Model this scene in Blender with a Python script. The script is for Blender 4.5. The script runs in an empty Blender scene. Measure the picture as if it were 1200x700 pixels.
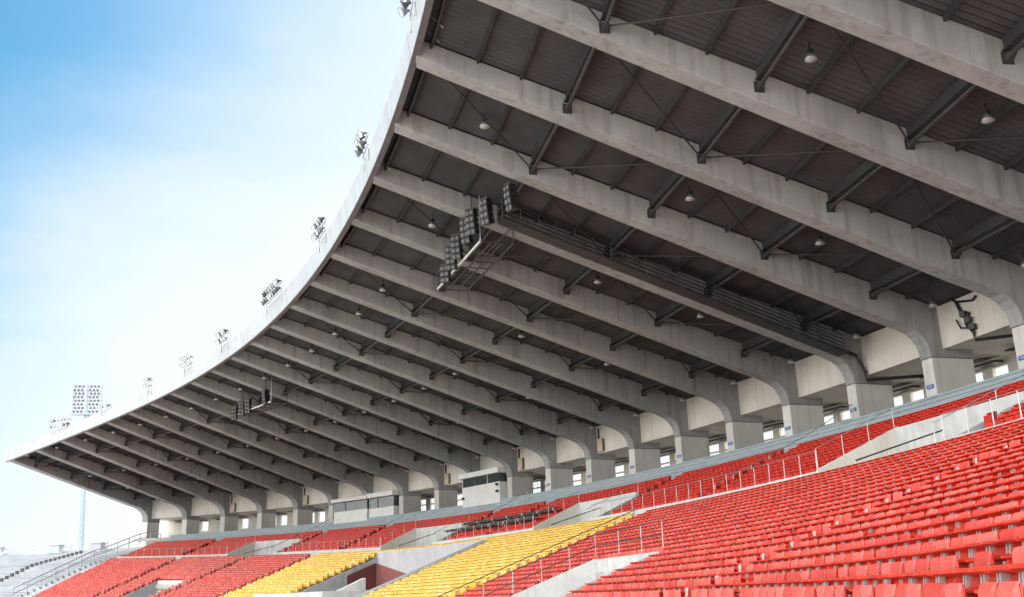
import bpy, math, random
import numpy as np
from mathutils import Vector, Matrix
rnd = random.Random(7)
SC = bpy.context.scene
COL = SC.collection
R = math.radians

# ------------------------------------------------------------------ plan of the stand
# u counts the bays along the curved column line (6.6 m each), D is the distance from the
# column line towards the pitch, h the height above the eye of the photographer.
BAY = 6.6
CAMX, CAMY = -8.346 * BAY, -12.416 * BAY
YAW, PITCH, ROLL, FPX = 0.967926, 0.287281, -0.031524, 1173.45
HK = [-0.46187, 0.12189, -0.05975, 0.0087, -0.00818, -0.0102]   # heading of the column line
HB, HE = 8.83, 11.0
DT = [4.25267, 0.16405, -0.34694, 0.06456]                        # reach of the roof, in bays
HT = [3.02161, 0.1179, -0.07249, 0.31345]                         # height of the roof edge, in bays
_u = np.arange(-360, 27 * 20 + 1) / 20.0
def _psi(u):
    t = (u - 10) / 10.0
    return sum(k * t ** (j + 1) for j, k in enumerate(HK))
_p = _psi(_u)
s0 = (_psi(np.array([0.05])) - _psi(np.array([0.0])))[0] / 0.05
_p = np.where(_u < 0, _psi(np.array([0.0]))[0] + _u * s0 * 0.9, _p)
_hx, _hy = np.sin(_p), -np.cos(_p)
_bx = np.concatenate([[0.0], np.cumsum((_hx[1:] + _hx[:-1]) / 40)]) * BAY
_by = np.concatenate([[0.0], np.cumsum((_hy[1:] + _hy[:-1]) / 40)]) * BAY
_i0 = int(np.argmin(abs(_u - 10)))
_bx -= _bx[_i0]; _by -= _by[_i0]

def psi(u): return float(np.interp(u, _u, _p))
def lift(u, D):
    l = float(np.interp(u, [0, 3, 6, 9, 10], [1.7, 1.15, 0.6, 0.1, 0.0]))
    return l * min(1.0, max(0.0, D / 11.7))
def POS(u, D, h, t=0.0, lf=False):
    p = psi(u); c, s = math.cos(p), math.sin(p)
    if lf: h = h + lift(u, D)
    return (float(np.interp(u, _u, _bx)) - c * D + t * s, float(np.interp(u, _u, _by)) - s * D - t * c, h)
def Dtip(u):
    t = (u - 10) / 10; return BAY * sum(k * t ** j for j, k in enumerate(DT))
def Htip(u):
    t = (u - 10) / 10; return BAY * sum(k * t ** j for j, k in enumerate(HT))
KD, KH = 1.9, 12.78
def soffit(u, D): return KH + (Htip(u) - KH) * (D - KD) / (Dtip(u) - KD)
def deck(u, D):
    dep = 1.75 + (0.9 - 1.75) * (D - KD) / (Dtip(u) - KD)
    return soffit(u, D) + dep
def low_tread(k): return -0.74 + 0.2195 * k
def low_D(k): return 22.74 - 0.58 * k
NLOW = 20
def up_tread(k): return 4.15 + 0.275 * k
def up_D(k): return 9.7 - 0.61 * k
NUP = 10
def low_slope(D): return -0.74 + (22.74 - D) * 0.3785
def up_slope(D): return 4.15 + (9.7 - D) * 0.451

LOW_AISLES = [2.95, 5.1, 7.25, 16.35, 22.25]
UP_AISLES = [2.7, 5.75, 7.65, 10.75, 12.1, 15.0, 17.0, 20.5, 22.6]
LOW_VOMS = [(3.75, 4.75, 17.8, 26.0), (9.5, 12.85, 12.4, 26.0), (18.3, 19.62, 19.2, 26.0)]
UP_VOMS = [(4.15, 5.55, 6.5, 10.4), (9.0, 10.55, 6.5, 10.4), (13.45, 14.8, 6.5, 10.4), (18.95, 20.3, 6.5, 10.4)]
U0, U1 = 0.85, 26.4

# ------------------------------------------------------------------ camera
cam = bpy.data.cameras.new('camera'); co = bpy.data.objects.new('camera', cam); COL.objects.link(co)
cf = Vector((math.cos(YAW) * math.cos(PITCH), math.sin(YAW) * math.cos(PITCH), math.sin(PITCH)))
cr = Vector((math.sin(YAW), -math.cos(YAW), 0)); cu = cr.cross(cf)
cc, cs = math.cos(ROLL), math.sin(ROLL)
rr = cr * cc + cu * cs; ru = cu * cc - cr * cs
M = Matrix((rr, ru, -cf)).transposed().to_4x4(); M.translation = Vector((CAMX, CAMY, 0.0))
co.matrix_world = M
cam.sensor_width = 36.0; cam.lens = 36.0 * FPX / 1200.0
cam.clip_start = 0.05; cam.clip_end = 6000
SC.camera = co
def project(p):
    v = Vector(p) - M.translation
    z = v.dot(cf)
    if z < 0.2: return None
    return 600 + FPX * v.dot(rr) / z, 350 - FPX * v.dot(ru) / z, z

# ------------------------------------------------------------------ materials
def nodes(name):
    m = bpy.data.materials.new(name); m.use_nodes = True
    nt = m.node_tree; b = nt.nodes['Principled BSDF']
    return m, nt, b
def lk(nt, a, b): nt.links.new(a, b)
def mat_concrete(name, c1, c2, rough=0.85, scale=0.5, streak=0.0, bump=0.15, speck=1.0):
    m, nt, b = nodes(name)
    tc = nt.nodes.new('ShaderNodeTexCoord')
    n1 = nt.nodes.new('ShaderNodeTexNoise'); n1.inputs['Scale'].default_value = scale; n1.inputs['Detail'].default_value = 8; n1.inputs['Roughness'].default_value = 0.65
    lk(nt, tc.outputs['Object'], n1.inputs['Vector'])
    r = nt.nodes.new('ShaderNodeValToRGB'); r.color_ramp.elements[0].position = 0.32; r.color_ramp.elements[1].position = 0.66
    r.color_ramp.elements[0].color = (*c1, 1); r.color_ramp.elements[1].color = (*c2, 1)
    lk(nt, n1.outputs['Fac'], r.inputs['Fac'])
    out = r.outputs['Color']
    if streak:
        mp = nt.nodes.new('ShaderNodeMapping'); mp.inputs['Scale'].default_value = (2.2, 2.2, 0.12)
        lk(nt, tc.outputs['Object'], mp.inputs['Vector'])
        n2 = nt.nodes.new('ShaderNodeTexNoise'); n2.inputs['Scale'].default_value = 1.3; n2.inputs['Detail'].default_value = 5
        lk(nt, mp.outputs['Vector'], n2.inputs['Vector'])
        r2 = nt.nodes.new('ShaderNodeValToRGB'); r2.color_ramp.elements[0].position = 0.5; r2.color_ramp.elements[1].position = 0.75
        r2.color_ramp.elements[0].color = (1, 1, 1, 1); r2.color_ramp.elements[1].color = (1 - streak, 1 - streak * 1.05, 1 - streak * 1.15, 1)
        lk(nt, n2.outputs['Fac'], r2.inputs['Fac'])
        mx = nt.nodes.new('ShaderNodeMix'); mx.data_type = 'RGBA'; mx.blend_type = 'MULTIPLY'; mx.inputs['Factor'].default_value = 1
        lk(nt, out, mx.inputs['A']); lk(nt, r2.outputs['Color'], mx.inputs['B']); out = mx.outputs['Result']
    # every cast piece has a slightly different grey
    oi = nt.nodes.new('ShaderNodeObjectInfo'); hv = nt.nodes.new('ShaderNodeHueSaturation')
    mr = nt.nodes.new('ShaderNodeMapRange'); mr.inputs['To Min'].default_value = 0.9; mr.inputs['To Max'].default_value = 1.08
    lk(nt, oi.outputs['Random'], mr.inputs['Value']); lk(nt, mr.outputs['Result'], hv.inputs['Value']); lk(nt, out, hv.inputs['Color']); out = hv.outputs['Color']
    lk(nt, out, b.inputs['Base Color'])
    b.inputs['Roughness'].default_value = rough
    n3 = nt.nodes.new('ShaderNodeTexNoise'); n3.inputs['Scale'].default_value = 9; n3.inputs['Detail'].default_value = 6
    lk(nt, tc.outputs['Object'], n3.inputs['Vector'])
    bp = nt.nodes.new('ShaderNodeBump'); bp.inputs['Strength'].default_value = bump; bp.inputs['Distance'].default_value = 0.02
    lk(nt, n3.outputs['Fac'], bp.inputs['Height']); lk(nt, bp.outputs['Normal'], b.inputs['Normal'])
    return m
def mat_plain(name, c, rough=0.5, metal=0.0, var=0.12, scale=2.0):
    m, nt, b = nodes(name)
    tc = nt.nodes.new('ShaderNodeTexCoord')
    n1 = nt.nodes.new('ShaderNodeTexNoise'); n1.inputs['Scale'].default_value = scale; n1.inputs['Detail'].default_value = 6
    lk(nt, tc.outputs['Object'], n1.inputs['Vector'])
    r = nt.nodes.new('ShaderNodeValToRGB'); r.color_ramp.elements[0].position = 0.3; r.color_ramp.elements[1].position = 0.7
    r.color_ramp.elements[0].color = (*[x * (1 - var) for x in c], 1); r.color_ramp.elements[1].color = (*[min(1, x * (1 + var)) for x in c], 1)
    lk(nt, n1.outputs['Fac'], r.inputs['Fac']); lk(nt, r.outputs['Color'], b.inputs['Base Color'])
    b.inputs['Roughness'].default_value = rough; b.inputs['Metallic'].default_value = metal
    return m
def mat_seat(name, ca, cb, island, rough=0.42):
    """plastic whose fading differs from seat to seat"""
    m, nt, b = nodes(name)
    if island:
        g = nt.nodes.new('ShaderNodeNewGeometry'); rn = g.outputs['Random Per Island']
    else:
        g = nt.nodes.new('ShaderNodeObjectInfo'); rn = g.outputs['Random']
    tc = nt.nodes.new('ShaderNodeTexCoord')
    n1 = nt.nodes.new('ShaderNodeTexNoise'); n1.inputs['Scale'].default_value = 5; n1.inputs['Detail'].default_value = 5
    lk(nt, tc.outputs['Object'], n1.inputs['Vector'])
    ad = nt.nodes.new('ShaderNodeMath'); ad.operation = 'MULTIPLY_ADD'; ad.inputs[1].default_value = 0.5
    lk(nt, n1.outputs['Fac'], ad.inputs[0]); 
    sc = nt.nodes.new('ShaderNodeMath'); sc.operation = 'MULTIPLY_ADD'; sc.inputs[1].default_value = 0.95; sc.inputs[2].default_value = -0.22
    lk(nt, rn, sc.inputs[0]); lk(nt, sc.outputs[0], ad.inputs[2])
    mx = nt.nodes.new('ShaderNodeMix'); mx.data_type = 'RGBA'
    lk(nt, ad.outputs[0], mx.inputs['Factor']); mx.inputs['A'].default_value = (*ca, 1); mx.inputs['B'].default_value = (*cb, 1)
    lk(nt, mx.outputs['Result'], b.inputs['Base Color']); b.inputs['Roughness'].default_value = rough
    b.inputs['Specular IOR Level'].default_value = 0.45
    return m
MT = {}
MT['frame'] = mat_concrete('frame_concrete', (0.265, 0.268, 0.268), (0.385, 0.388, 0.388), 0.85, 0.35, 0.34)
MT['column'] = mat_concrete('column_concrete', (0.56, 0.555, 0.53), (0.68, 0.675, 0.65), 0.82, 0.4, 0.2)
MT['panel'] = mat_concrete('panel_concrete', (0.56, 0.53, 0.48), (0.68, 0.65, 0.60), 0.8, 0.4, 0.15)
MT['white'] = mat_concrete('white_paint', (0.46, 0.475, 0.485), (0.63, 0.64, 0.64), 0.75, 0.9, 0.2)
MT['terrace'] = mat_concrete('terrace_concrete', (0.36, 0.36, 0.36), (0.52, 0.52, 0.51), 0.9, 0.8)
MT['cabin'] = mat_concrete('white_cabin_panel', (0.66, 0.67, 0.67), (0.76, 0.76, 0.75), 0.5, 0.5, 0.08, 0.03)
MT['grey'] = mat_concrete('grey_paint', (0.29, 0.31, 0.325), (0.43, 0.45, 0.46), 0.75, 0.9, 0.25)
MT['bench'] = mat_concrete('blue_grey_bench', (0.30, 0.37, 0.41), (0.41, 0.47, 0.50), 0.7, 0.9, 0.0)
MT['bleach'] = mat_concrete('pale_terrace', (0.36, 0.39, 0.43), (0.48, 0.51, 0.54), 0.85, 0.6)
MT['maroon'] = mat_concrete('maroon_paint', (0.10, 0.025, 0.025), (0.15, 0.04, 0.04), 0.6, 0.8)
MT['maroon2'] = mat_concrete('lighter_maroon_paint', (0.24, 0.075, 0.07), (0.30, 0.10, 0.095), 0.7, 0.8)
MT['lilac'] = mat_concrete('lilac_wall', (0.42, 0.415, 0.45), (0.55, 0.545, 0.58), 0.8, 0.7, 0.2)
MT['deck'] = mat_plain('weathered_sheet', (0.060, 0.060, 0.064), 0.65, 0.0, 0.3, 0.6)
MT['steel'] = mat_plain('dark_steel', (0.035, 0.035, 0.036), 0.55, 0.0, 0.25, 1.5)
MT['fascia'] = mat_concrete('fascia_sheet', (0.35, 0.375, 0.405), (0.43, 0.455, 0.485), 0.5, 0.4, 0.15, 0.03)
MT['lip'] = mat_plain('grey_flashing', (0.16, 0.16, 0.17), 0.5, 0.3)
MT['galv'] = mat_plain('galvanised_steel', (0.42, 0.44, 0.46), 0.42, 0.7)
MT['wrail'] = mat_plain('white_rail_paint', (0.60, 0.60, 0.60), 0.45)
MT['drail'] = mat_plain('dark_rail_paint', (0.045, 0.042, 0.045), 0.4)
MT['black'] = mat_plain('black_plastic', (0.012, 0.012, 0.013), 0.5)
MT['cone'] = mat_plain('speaker_cone', (0.13, 0.13, 0.135), 0.6)
MT['beige'] = mat_plain('beige_box', (0.50, 0.43, 0.33), 0.6)
MT['blue'] = mat_plain('blue_plate', (0.02, 0.12, 0.42), 0.45)
MT['skyblue'] = mat_plain('pale_blue_steel', (0.30, 0.37, 0.43), 0.5)
MT['alu'] = mat_plain('aluminium', (0.43, 0.41, 0.41), 0.45, 0.3)
MT['ivory'] = mat_plain('clouded_cover', (0.42, 0.42, 0.41), 0.3)
RED_A, RED_B = (0.43, 0.017, 0.004), (0.60, 0.036, 0.010)
PAN_A, PAN_B = (0.54, 0.042, 0.028), (0.74, 0.135, 0.112)
MT['red'] = mat_seat('red_plastic', RED_A, RED_B, False)
MT['pan'] = mat_seat('faded_red_plastic', PAN_A, PAN_B, False)
MT['red_i'] = mat_seat('red_plastic_rows', RED_A, RED_B, True)
MT['pan_i'] = mat_seat('faded_red_plastic_rows', PAN_A, PAN_B, True)
MT['redup_i'] = mat_seat('deep_red_plastic_rows', (0.48, 0.013, 0.003), (0.63, 0.026, 0.008), True)
MT['yel'] = mat_seat('yellow_plastic', (0.76, 0.43, 0.03), (0.88, 0.64, 0.18), False)
MT['yel_i'] = mat_seat('yellow_plastic_rows', (0.76, 0.43, 0.03), (0.88, 0.64, 0.18), True)
MT['under'] = mat_plain('grey_seat_underside', (0.32, 0.34, 0.38), 0.5)
MT['ground'] = mat_concrete('pale_ground', (0.22, 0.215, 0.20), (0.30, 0.295, 0.28), 0.95, 0.05)
def mat_glass():
    m, nt, b = nodes('window_glass')
    b.inputs['Base Color'].default_value = (0.05, 0.065, 0.07, 1); b.inputs['Roughness'].default_value = 0.05
    b.inputs['Specular IOR Level'].default_value = 0.7; b.inputs['Alpha'].default_value = 0.85
    return m
MT['glass'] = mat_glass()
def mat_lamp_glass():
    m, nt, b = nodes('floodlight_glass')
    b.inputs['Base Color'].default_value = (0.55, 0.60, 0.64, 1); b.inputs['Roughness'].default_value = 0.15; b.inputs['Metallic'].default_value = 0.5
    return m
MT['lens'] = mat_lamp_glass()

# ------------------------------------------------------------------ mesh helpers
class MB:
    def __init__(self): self.v = []; self.f = []; self.mi = []
    def add(self, vs, fs, mi=0):
        o = len(self.v); self.v.extend([tuple(p) for p in vs]); self.f.extend([tuple(i + o for i in f) for f in fs]); self.mi.extend([mi] * len(fs))
    def hexa(self, c, mi=0):
        """8 corners: bottom ring 0-3, top ring 4-7"""
        self.add(c, [(0, 3, 2, 1), (4, 5, 6, 7), (0, 1, 5, 4), (1, 2, 6, 5), (2, 3, 7, 6), (3, 0, 4, 7)], mi)
    def box(self, c, s, mi=0, mtx=None):
        x, y, z = c; a, b, d = s[0] / 2, s[1] / 2, s[2] / 2
        p = [(x - a, y - b, z - d), (x + a, y - b, z - d), (x + a, y + b, z - d), (x - a, y + b, z - d), (x - a, y - b, z + d), (x + a, y - b, z + d), (x + a, y + b, z + d), (x - a, y + b, z + d)]
        if mtx is not None: p = [tuple(mtx @ Vector(q)) for q in p]
        self.hexa(p, mi)
    def tube(self, pts, r, n=6, mi=0):
        pts = [Vector(p) for p in pts]; rings = []
        for i, p in enumerate(pts):
            d = (pts[min(i + 1, len(pts) - 1)] - pts[max(i - 1, 0)]).normalized()
            a = d.cross(Vector((0, 0, 1)))
            if a.length < 1e-3: a = Vector((1, 0, 0))
            a.normalize(); b = d.cross(a)
            rings.append([p + a * (r * math.cos(2 * math.pi * k / n)) + b * (r * math.sin(2 * math.pi * k / n)) for k in range(n)])
        vs = [q for g in rings for q in g]; fs = []
        for i in range(len(pts) - 1):
            for k in range(n): fs.append((i * n + k, i * n + (k + 1) % n, (i + 1) * n + (k + 1) % n, (i + 1) * n + k))
        fs.append(tuple(range(n))); fs.append(tuple((len(pts) - 1) * n + k for k in reversed(range(n))))
        self.add(vs, fs, mi)
    def lathe(self, prof, n, mtx, mi=0):
        vs = []; fs = []
        for r, z in prof:
            for k in range(n): vs.append(tuple(mtx @ Vector((r * math.cos(2 * math.pi * k / n), r * math.sin(2 * math.pi * k / n), z))))
        for i in range(len(prof) - 1):
            for k in range(n): fs.append((i * n + k, i * n + (k + 1) % n, (i + 1) * n + (k + 1) % n, (i + 1) * n + k))
        self.add(vs, fs, mi)
    def sweep(self, us, sec, lf=False, t=0.0, mi=0, caps=True):
        """closed section [(D,h)] (h may be a function of u) carried along the curve"""
        n = len(sec(us[0]) if callable(sec) else sec); vs = []; fs = []
        for u in us:
            s = sec(u) if callable(sec) else sec
            for D, h in s: vs.append(POS(u, D, h, t, lf))
        for i in range(len(us) - 1):
            for k in range(n): fs.append((i * n + k, i * n + (k + 1) % n, (i + 1) * n + (k + 1) % n, (i + 1) * n + k))
        if caps:
            fs.append(tuple(reversed(range(n)))); fs.append(tuple((len(us) - 1) * n + k for k in range(n)))
        self.add(vs, fs, mi)
    def build(self, name, mats, parent=None, bevel=0.0, smooth=False, origin=None):
        v = self.v
        if origin is not None: v = [(a - origin[0], b - origin[1], c - origin[2]) for a, b, c in v]
        me = bpy.data.meshes.new(name); me.from_pydata(v, [], self.f)
        if not isinstance(mats, (list, tuple)): mats = [mats]
        for m in mats: me.materials.append(MT[m] if isinstance(m, str) else m)
        if len(mats) > 1: me.polygons.foreach_set('material_index', self.mi)
        if smooth: me.polygons.foreach_set('use_smooth', [True] * len(me.polygons))
        import bmesh
        bm = bmesh.new(); bm.from_mesh(me); bmesh.ops.recalc_face_normals(bm, faces=bm.faces); bm.to_mesh(me); bm.free()
        me.update()
        o = bpy.data.objects.new(name, me); COL.objects.link(o)
        if parent is not None: o.parent = parent
        if origin is not None and parent is None: o.location = origin
        if bevel:
            b = o.modifiers.new('bevel', 'BEVEL'); b.width = bevel; b.segments = 2; b.limit_method = 'ANGLE'; b.angle_limit = R(35)
        return o
def tag(o, label=None, cat=None, group=None, kind=None):
    if label: o['label'] = label
    if cat: o['category'] = cat
    if group: o['group'] = group
    if kind: o['kind'] = kind
    return o
def empty(name, loc=(0, 0, 0)):
    o = bpy.data.objects.new(name, None); o.location = loc; COL.objects.link(o); o.empty_display_size = 0.3; return o
def urange(a, b, st=0.2):
    n = max(1, int(round(abs(b - a) / st))); return [a + (b - a) * i / n for i in range(n + 1)]
def copy_tree(o, parent=None):
    c = o.copy(); COL.objects.link(c)
    if parent is not None: c.parent = parent
    for ch in o.children: copy_tree(ch, c)
    return c
def frame_mtx(u, D, h, t=0.0, lf=False, yaw=0.0):
    """local axes: x along the rows (towards the camera end), y towards the pitch, z up"""
    p = psi(u) + yaw
    x = Vector((math.sin(p), -math.cos(p), 0)); y = Vector((-math.cos(p), -math.sin(p), 0))
    m = Matrix((x, y, Vector((0, 0, 1)))).transposed().to_4x4()
    m.translation = Vector(POS(u, D, h, t, lf)); return m

# ------------------------------------------------------------------ ground
mb = MB(); n = 48
mb.add([(3000 * math.cos(2 * math.pi * k / n), 3000 * math.sin(2 * math.pi * k / n), -1.7) for k in range(n)], [tuple(range(n))])
tag(mb.build('ground', 'ground'), kind='structure')

# ------------------------------------------------------------------ the grandstand
GS = empty('grandstand', POS(12, 12, -1.7))
GO = Vector(GS.location)
tag(GS, 'long curved grandstand with a concrete ribbed cantilever roof over red and yellow seat rows', 'grandstand')
def gpart(mb, name, mats, bevel=0.0, parent=None, smooth=False):
    """a part of the grandstand, modelled in world coordinates"""
    o = mb.build(name, mats, None, bevel, smooth)
    par = parent or GS
    o.parent = par
    o.matrix_parent_inverse = Matrix.Translation(-GO) if par is GS else Matrix.Identity(4)
    return o

NF = 23
FW = 0.9
for i in range(NF):
    u = float(i); dt = Dtip(u); ht = Htip(u)
    # arm of the frame with the arched knee
    out = [(0.0, HE + 0.02), (0.03, HE + 0.40), (0.16, HE + 0.80), (0.42, HE + 1.15), (0.80, HE + 1.42), (1.30, HE + 1.62), (KD, KH + 0.04), (2.8, soffit(u, 2.8)),
           (dt * 0.5, soffit(u, dt * 0.5)), (dt, ht), (dt + 0.02, deck(u, dt) - 0.02), (dt * 0.5, deck(u, dt * 0.5) - 0.02), (KD, deck(u, KD) - 0.02), (-2.6, deck(u, -2.6) - 0.02), (-2.6, HE + 0.02)]
    m = MB(); n = len(out)
    vs = [POS(u, D, h, 0.0) for D, h in out] + [POS(u, D, h, FW) for D, h in out]
    fs = [tuple(range(n)), tuple(reversed(range(n, 2 * n)))] + [(k, n + k, n + (k + 1) % n, (k + 1) % n) for k in range(n)]
    m.add(vs, fs)
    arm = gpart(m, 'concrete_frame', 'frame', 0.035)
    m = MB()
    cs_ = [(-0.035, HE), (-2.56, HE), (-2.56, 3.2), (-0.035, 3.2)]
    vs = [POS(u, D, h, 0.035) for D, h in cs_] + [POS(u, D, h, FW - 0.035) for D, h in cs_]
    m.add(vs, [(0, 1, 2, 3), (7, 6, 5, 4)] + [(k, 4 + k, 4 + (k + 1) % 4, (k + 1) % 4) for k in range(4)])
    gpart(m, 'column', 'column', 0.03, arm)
    for j, D in enumerate((3.0, 9.0, 15.0, 21.0)):
        h = deck(u, D) - 0.72
        for t, sg in ((FW, 1),) + (((0.0, -1),) if i else ()):
            m = MB()
            # plate against the concrete plus a tapered gusset
            c = [POS(u, D - 0.2, h - 0.22, t), POS(u, D + 0.2, h - 0.22, t), POS(u, D + 0.2, h - 0.22, t + sg * 0.05), POS(u, D - 0.2, h - 0.22, t + sg * 0.05),
                 POS(u, D - 0.2, h + 0.22, t), POS(u, D + 0.2, h + 0.22, t), POS(u, D + 0.2, h + 0.22, t + sg * 0.05), POS(u, D - 0.2, h + 0.22, t + sg * 0.05)]
            m.hexa(c)
            c = [POS(u, D - 0.14, h - 0.2, t), POS(u, D + 0.14, h - 0.2, t), POS(u, D + 0.07, h - 0.06, t + sg * 0.42), POS(u, D - 0.07, h - 0.06, t + sg * 0.42),
                 POS(u, D - 0.14, h + 0.12, t), POS(u, D + 0.14, h + 0.12, t), POS(u, D + 0.07, h + 0.08, t + sg * 0.42), POS(u, D - 0.07, h + 0.08, t + sg * 0.42)]
            m.hexa(c)
            gpart(m, 'bracket', 'steel', 0.0, arm)

# roof sheet: corrugated, ridges run along the frames
UE = NF - 1 + FW / BAY
m = MB()
per = 0.36; L = UE * BAY; npt = int(L / per * 2)
Ds_f = [i / 12 for i in range(13)]
rows = []
for k in range(npt + 1):
    u = -0.06 + (UE + 0.12) * k / npt
    dz = 0.11 if k % 2 else 0.0
    De = Dtip(u) + 0.2
    rows.append([POS(u, -3.0 + (De + 3.0) * f, deck(u, -3.0 + (De + 3.0) * f) + dz) for f in Ds_f] )
nD = len(Ds_f)
vs = [p for r_ in rows for p in r_]; nv = len(vs)
vs += [(x, y, z + 0.14) for x, y, z in vs]
fs = []
for k in range(npt):
    for j in range(nD - 1):
        a = k * nD + j; fs.append((a, a + 1, a + nD + 1, a + nD))
for k in range(0, npt):
    for j in range(nD - 1):
        a = nv + k * nD + j; fs.append((a, a + nD, a + nD + 1, a + 1))
m.add(vs, fs)
gpart(m, 'roof_sheet', 'deck')
# purlins, running the whole length of the roof
us = urange(-0.05, UE + 0.01, 0.25)
for D in [1.0, 5.0, 7.0, 11.0, 13.0, 17.0, 19.0, 23.0, -2.6]:
    m = MB()
    m.sweep(us, lambda u, D0=D: [(d, deck(u, D) + z) for D in (D0 if D0 > 0 else Dtip(u) + D0,) for d, z in ((D - 0.05, -0.005), (D + 0.05, -0.005), (D + 0.05, -0.24), (D - 0.05, -0.24))] if True else [(D - 0.05, deck(u, D) - 0.005), (D + 0.05, deck(u, D) - 0.005), (D + 0.05, deck(u, D) - 0.24), (D - 0.05, deck(u, D) - 0.24)])
    gpart(m, 'purlin', 'steel')
for D in [3.0, 9.0, 15.0, 21.0]:
    m = MB()
    m.sweep(us, lambda u, D=D: [(D - 0.05, deck(u, D) - 0.004), (D + 0.05, deck(u, D) - 0.004), (D + 0.04, deck(u, D) - 0.46), (D - 0.04, deck(u, D) - 0.46)])
    m.sweep(us, lambda u, D=D: [(D - 0.14, deck(u, D) - 0.463), (D + 0.14, deck(u, D) - 0.463), (D + 0.14, deck(u, D) - 0.50), (D - 0.14, deck(u, D) - 0.50)])
    gpart(m, 'main_purlin', 'steel')
m = MB(); m.sweep(us, lambda u: [(d, deck(u, Dtip(u) - 0.6) + z) for d, z in ((Dtip(u) - 0.65, -0.005), (Dtip(u) - 0.55, -0.005), (Dtip(u) - 0.55, -0.4), (Dtip(u) - 0.65, -0.4))]); gpart(m, 'main_purlin', 'steel')
for i in range(NF - 1):
    for j, D in enumerate((3.0, 9.0, 15.0, 21.0)):
        m = MB(); h0 = deck(i, D) - 0.70; h1 = deck(i + 1, D) - 0.70
        m.tube([POS(i, D, h0, FW + 0.2), POS(i + 1, D, h1, -0.2)], 0.085, 8)
        gpart(m, 'strut', 'steel', smooth=False)
        if (i + j) % 2 == 1:
            for dD in (6.0, -6.0):
                D2 = D + dD
                if D2 < 0: continue
                D2 = min(D2, Dtip(i + 1) - 0.9)
                m = MB(); m.tube([POS(i, D + 0.1 * np.sign(dD), h0, FW + 0.15), POS(i + 1, D2, deck(i + 1, D2) - 0.42, -0.02)], 0.042, 5)
                gpart(m, 'brace_rod', 'steel')
# fascia along the free edge
us = urange(-0.06, UE + 0.06, 0.2)
m = MB(); m.sweep(us, lambda u: [(Dtip(u) + 0.06, Htip(u) + 0.02), (Dtip(u) + 0.18, Htip(u) + 0.02), (Dtip(u) + 0.34, Htip(u) + 1.28), (Dtip(u) + 0.22, Htip(u) + 1.28)])
gpart(m, 'fascia', 'fascia')
m = MB(); m.sweep(us, lambda u: [(Dtip(u) - 0.10, Htip(u) - 0.06), (Dtip(u) + 0.20, Htip(u) - 0.06), (Dtip(u) + 0.20, Htip(u) + 0.017), (Dtip(u) - 0.10, Htip(u) + 0.017)])
gpart(m, 'fascia_lip', 'lip')

for i in range(NF):
    u = i + 0.07; m = MB()
    m.sweep([u, u + 0.006], lambda u: [(Dtip(u) + 0.10, Htip(u) + 0.03), (Dtip(u) + 0.184, Htip(u) + 0.03), (Dtip(u) + 0.343, Htip(u) + 1.27), (Dtip(u) + 0.24, Htip(u) + 1.27)])
    gpart(m, 'fascia_joint', 'lip')
# wall panels between the columns, concourse ceiling, rear wall with openings
for i in range(NF - 1):
    a, b = i + (FW + 0.004) / BAY, i + 1 - 0.004 / BAY
    m = MB(); us = urange(a, b, 0.29)
    m.sweep(us, lambda u: [(-0.75, 11.45), (-1.05, 11.45), (-1.05, deck(u, -1.05) - 0.03), (-0.75, deck(u, -0.75) - 0.03)])
    gpart(m, 'wall_panel', 'panel', 0.02)
    m = MB()
    zb, z1, z2, z3, zt = 8.6, 9.75, 10.34, 10.46, 11.62
    f0, f1, f2, f3 = i + 0.47, i + 0.71, i + 0.82, i + 0.99
    zt1 = 11.02
    sec = lambda lo, hi: [(-5.5, lo), (-5.75, lo), (-5.75, hi), (-5.5, hi)]
    m.sweep([i + 0.0, f0], sec(zb, zt)); m.sweep([f1 + 0.0005, f2 - 0.0005], sec(zb, zt))
    m.sweep([f0 + 0.0005, f1], sec(zb, z1)); m.sweep([f0 + 0.0005, f1], sec(zt1, zt)); m.sweep([f2, f3], sec(zb, z1)); m.sweep([f2, f3], sec(zt1, zt))
    m.sweep([f3 + 0.0005, i + 0.9995], sec(zb, zt))
    if i not in (0, 1, 2, 3, 4, 18): 
        m.sweep([f0 + 0.0005, f1], sec(z2, z3)); m.sweep([f2, f3], sec(z2, z3))
    gpart(m, 'rear_wall', 'panel')
    m = MB()
    m.sweep([i + 0.25, i + 0.99], [(-4.7, 11.12), (-5.3, 11.12), (-5.3, 11.24), (-4.7, 11.24)])
    for k in range(3): m.tube([POS(i + 0.25, -4.3 + 0.2 * k, 11.32 - 0.02 * k), POS(i + 0.99, -4.3 + 0.2 * k, 11.32 - 0.02 * k)], 0.05, 6)
    gpart(m, 'pipe_tray', 'steel')
us = urange(0.0, UE, 0.25)
m = MB(); m.sweep(us, [(-1.06, 11.47), (-5.9, 11.47), (-5.9, 11.75), (-1.06, 11.75)]); gpart(m, 'concourse_ceiling', 'panel')
m = MB(); m.sweep(us, [(-2.6, 15.2), (-2.75, 15.2), (-2.75, 11.76), (-2.6, 11.76)]); gpart(m, 'back_wall', 'panel')
us = urange(-0.2, 23.9, 0.25)
m = MB(); m.sweep(us, [(0.02, 8.5), (-6.4, 8.5), (-6.4, 8.80), (0.02, 8.80)]); gpart(m, 'concourse_floor', 'terrace')
# blue grey bench steps
for j in range(6):
    us = urange(U0 - 0.04, 24.5, 0.25); d0 = 3.72 - 0.62 * j; z = 7.00 + 0.378 * j
    m = MB(); m.sweep(us, [(d0, z - 0.6), (d0 - 0.68, z - 0.6), (d0 - 0.68, z - 0.002), (d0 + 0.06, z), (d0 + 0.06, z - 0.11), (d0, z - 0.11)], lf=True)
    gpart(m, 'bench_step', 'bench')

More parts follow.
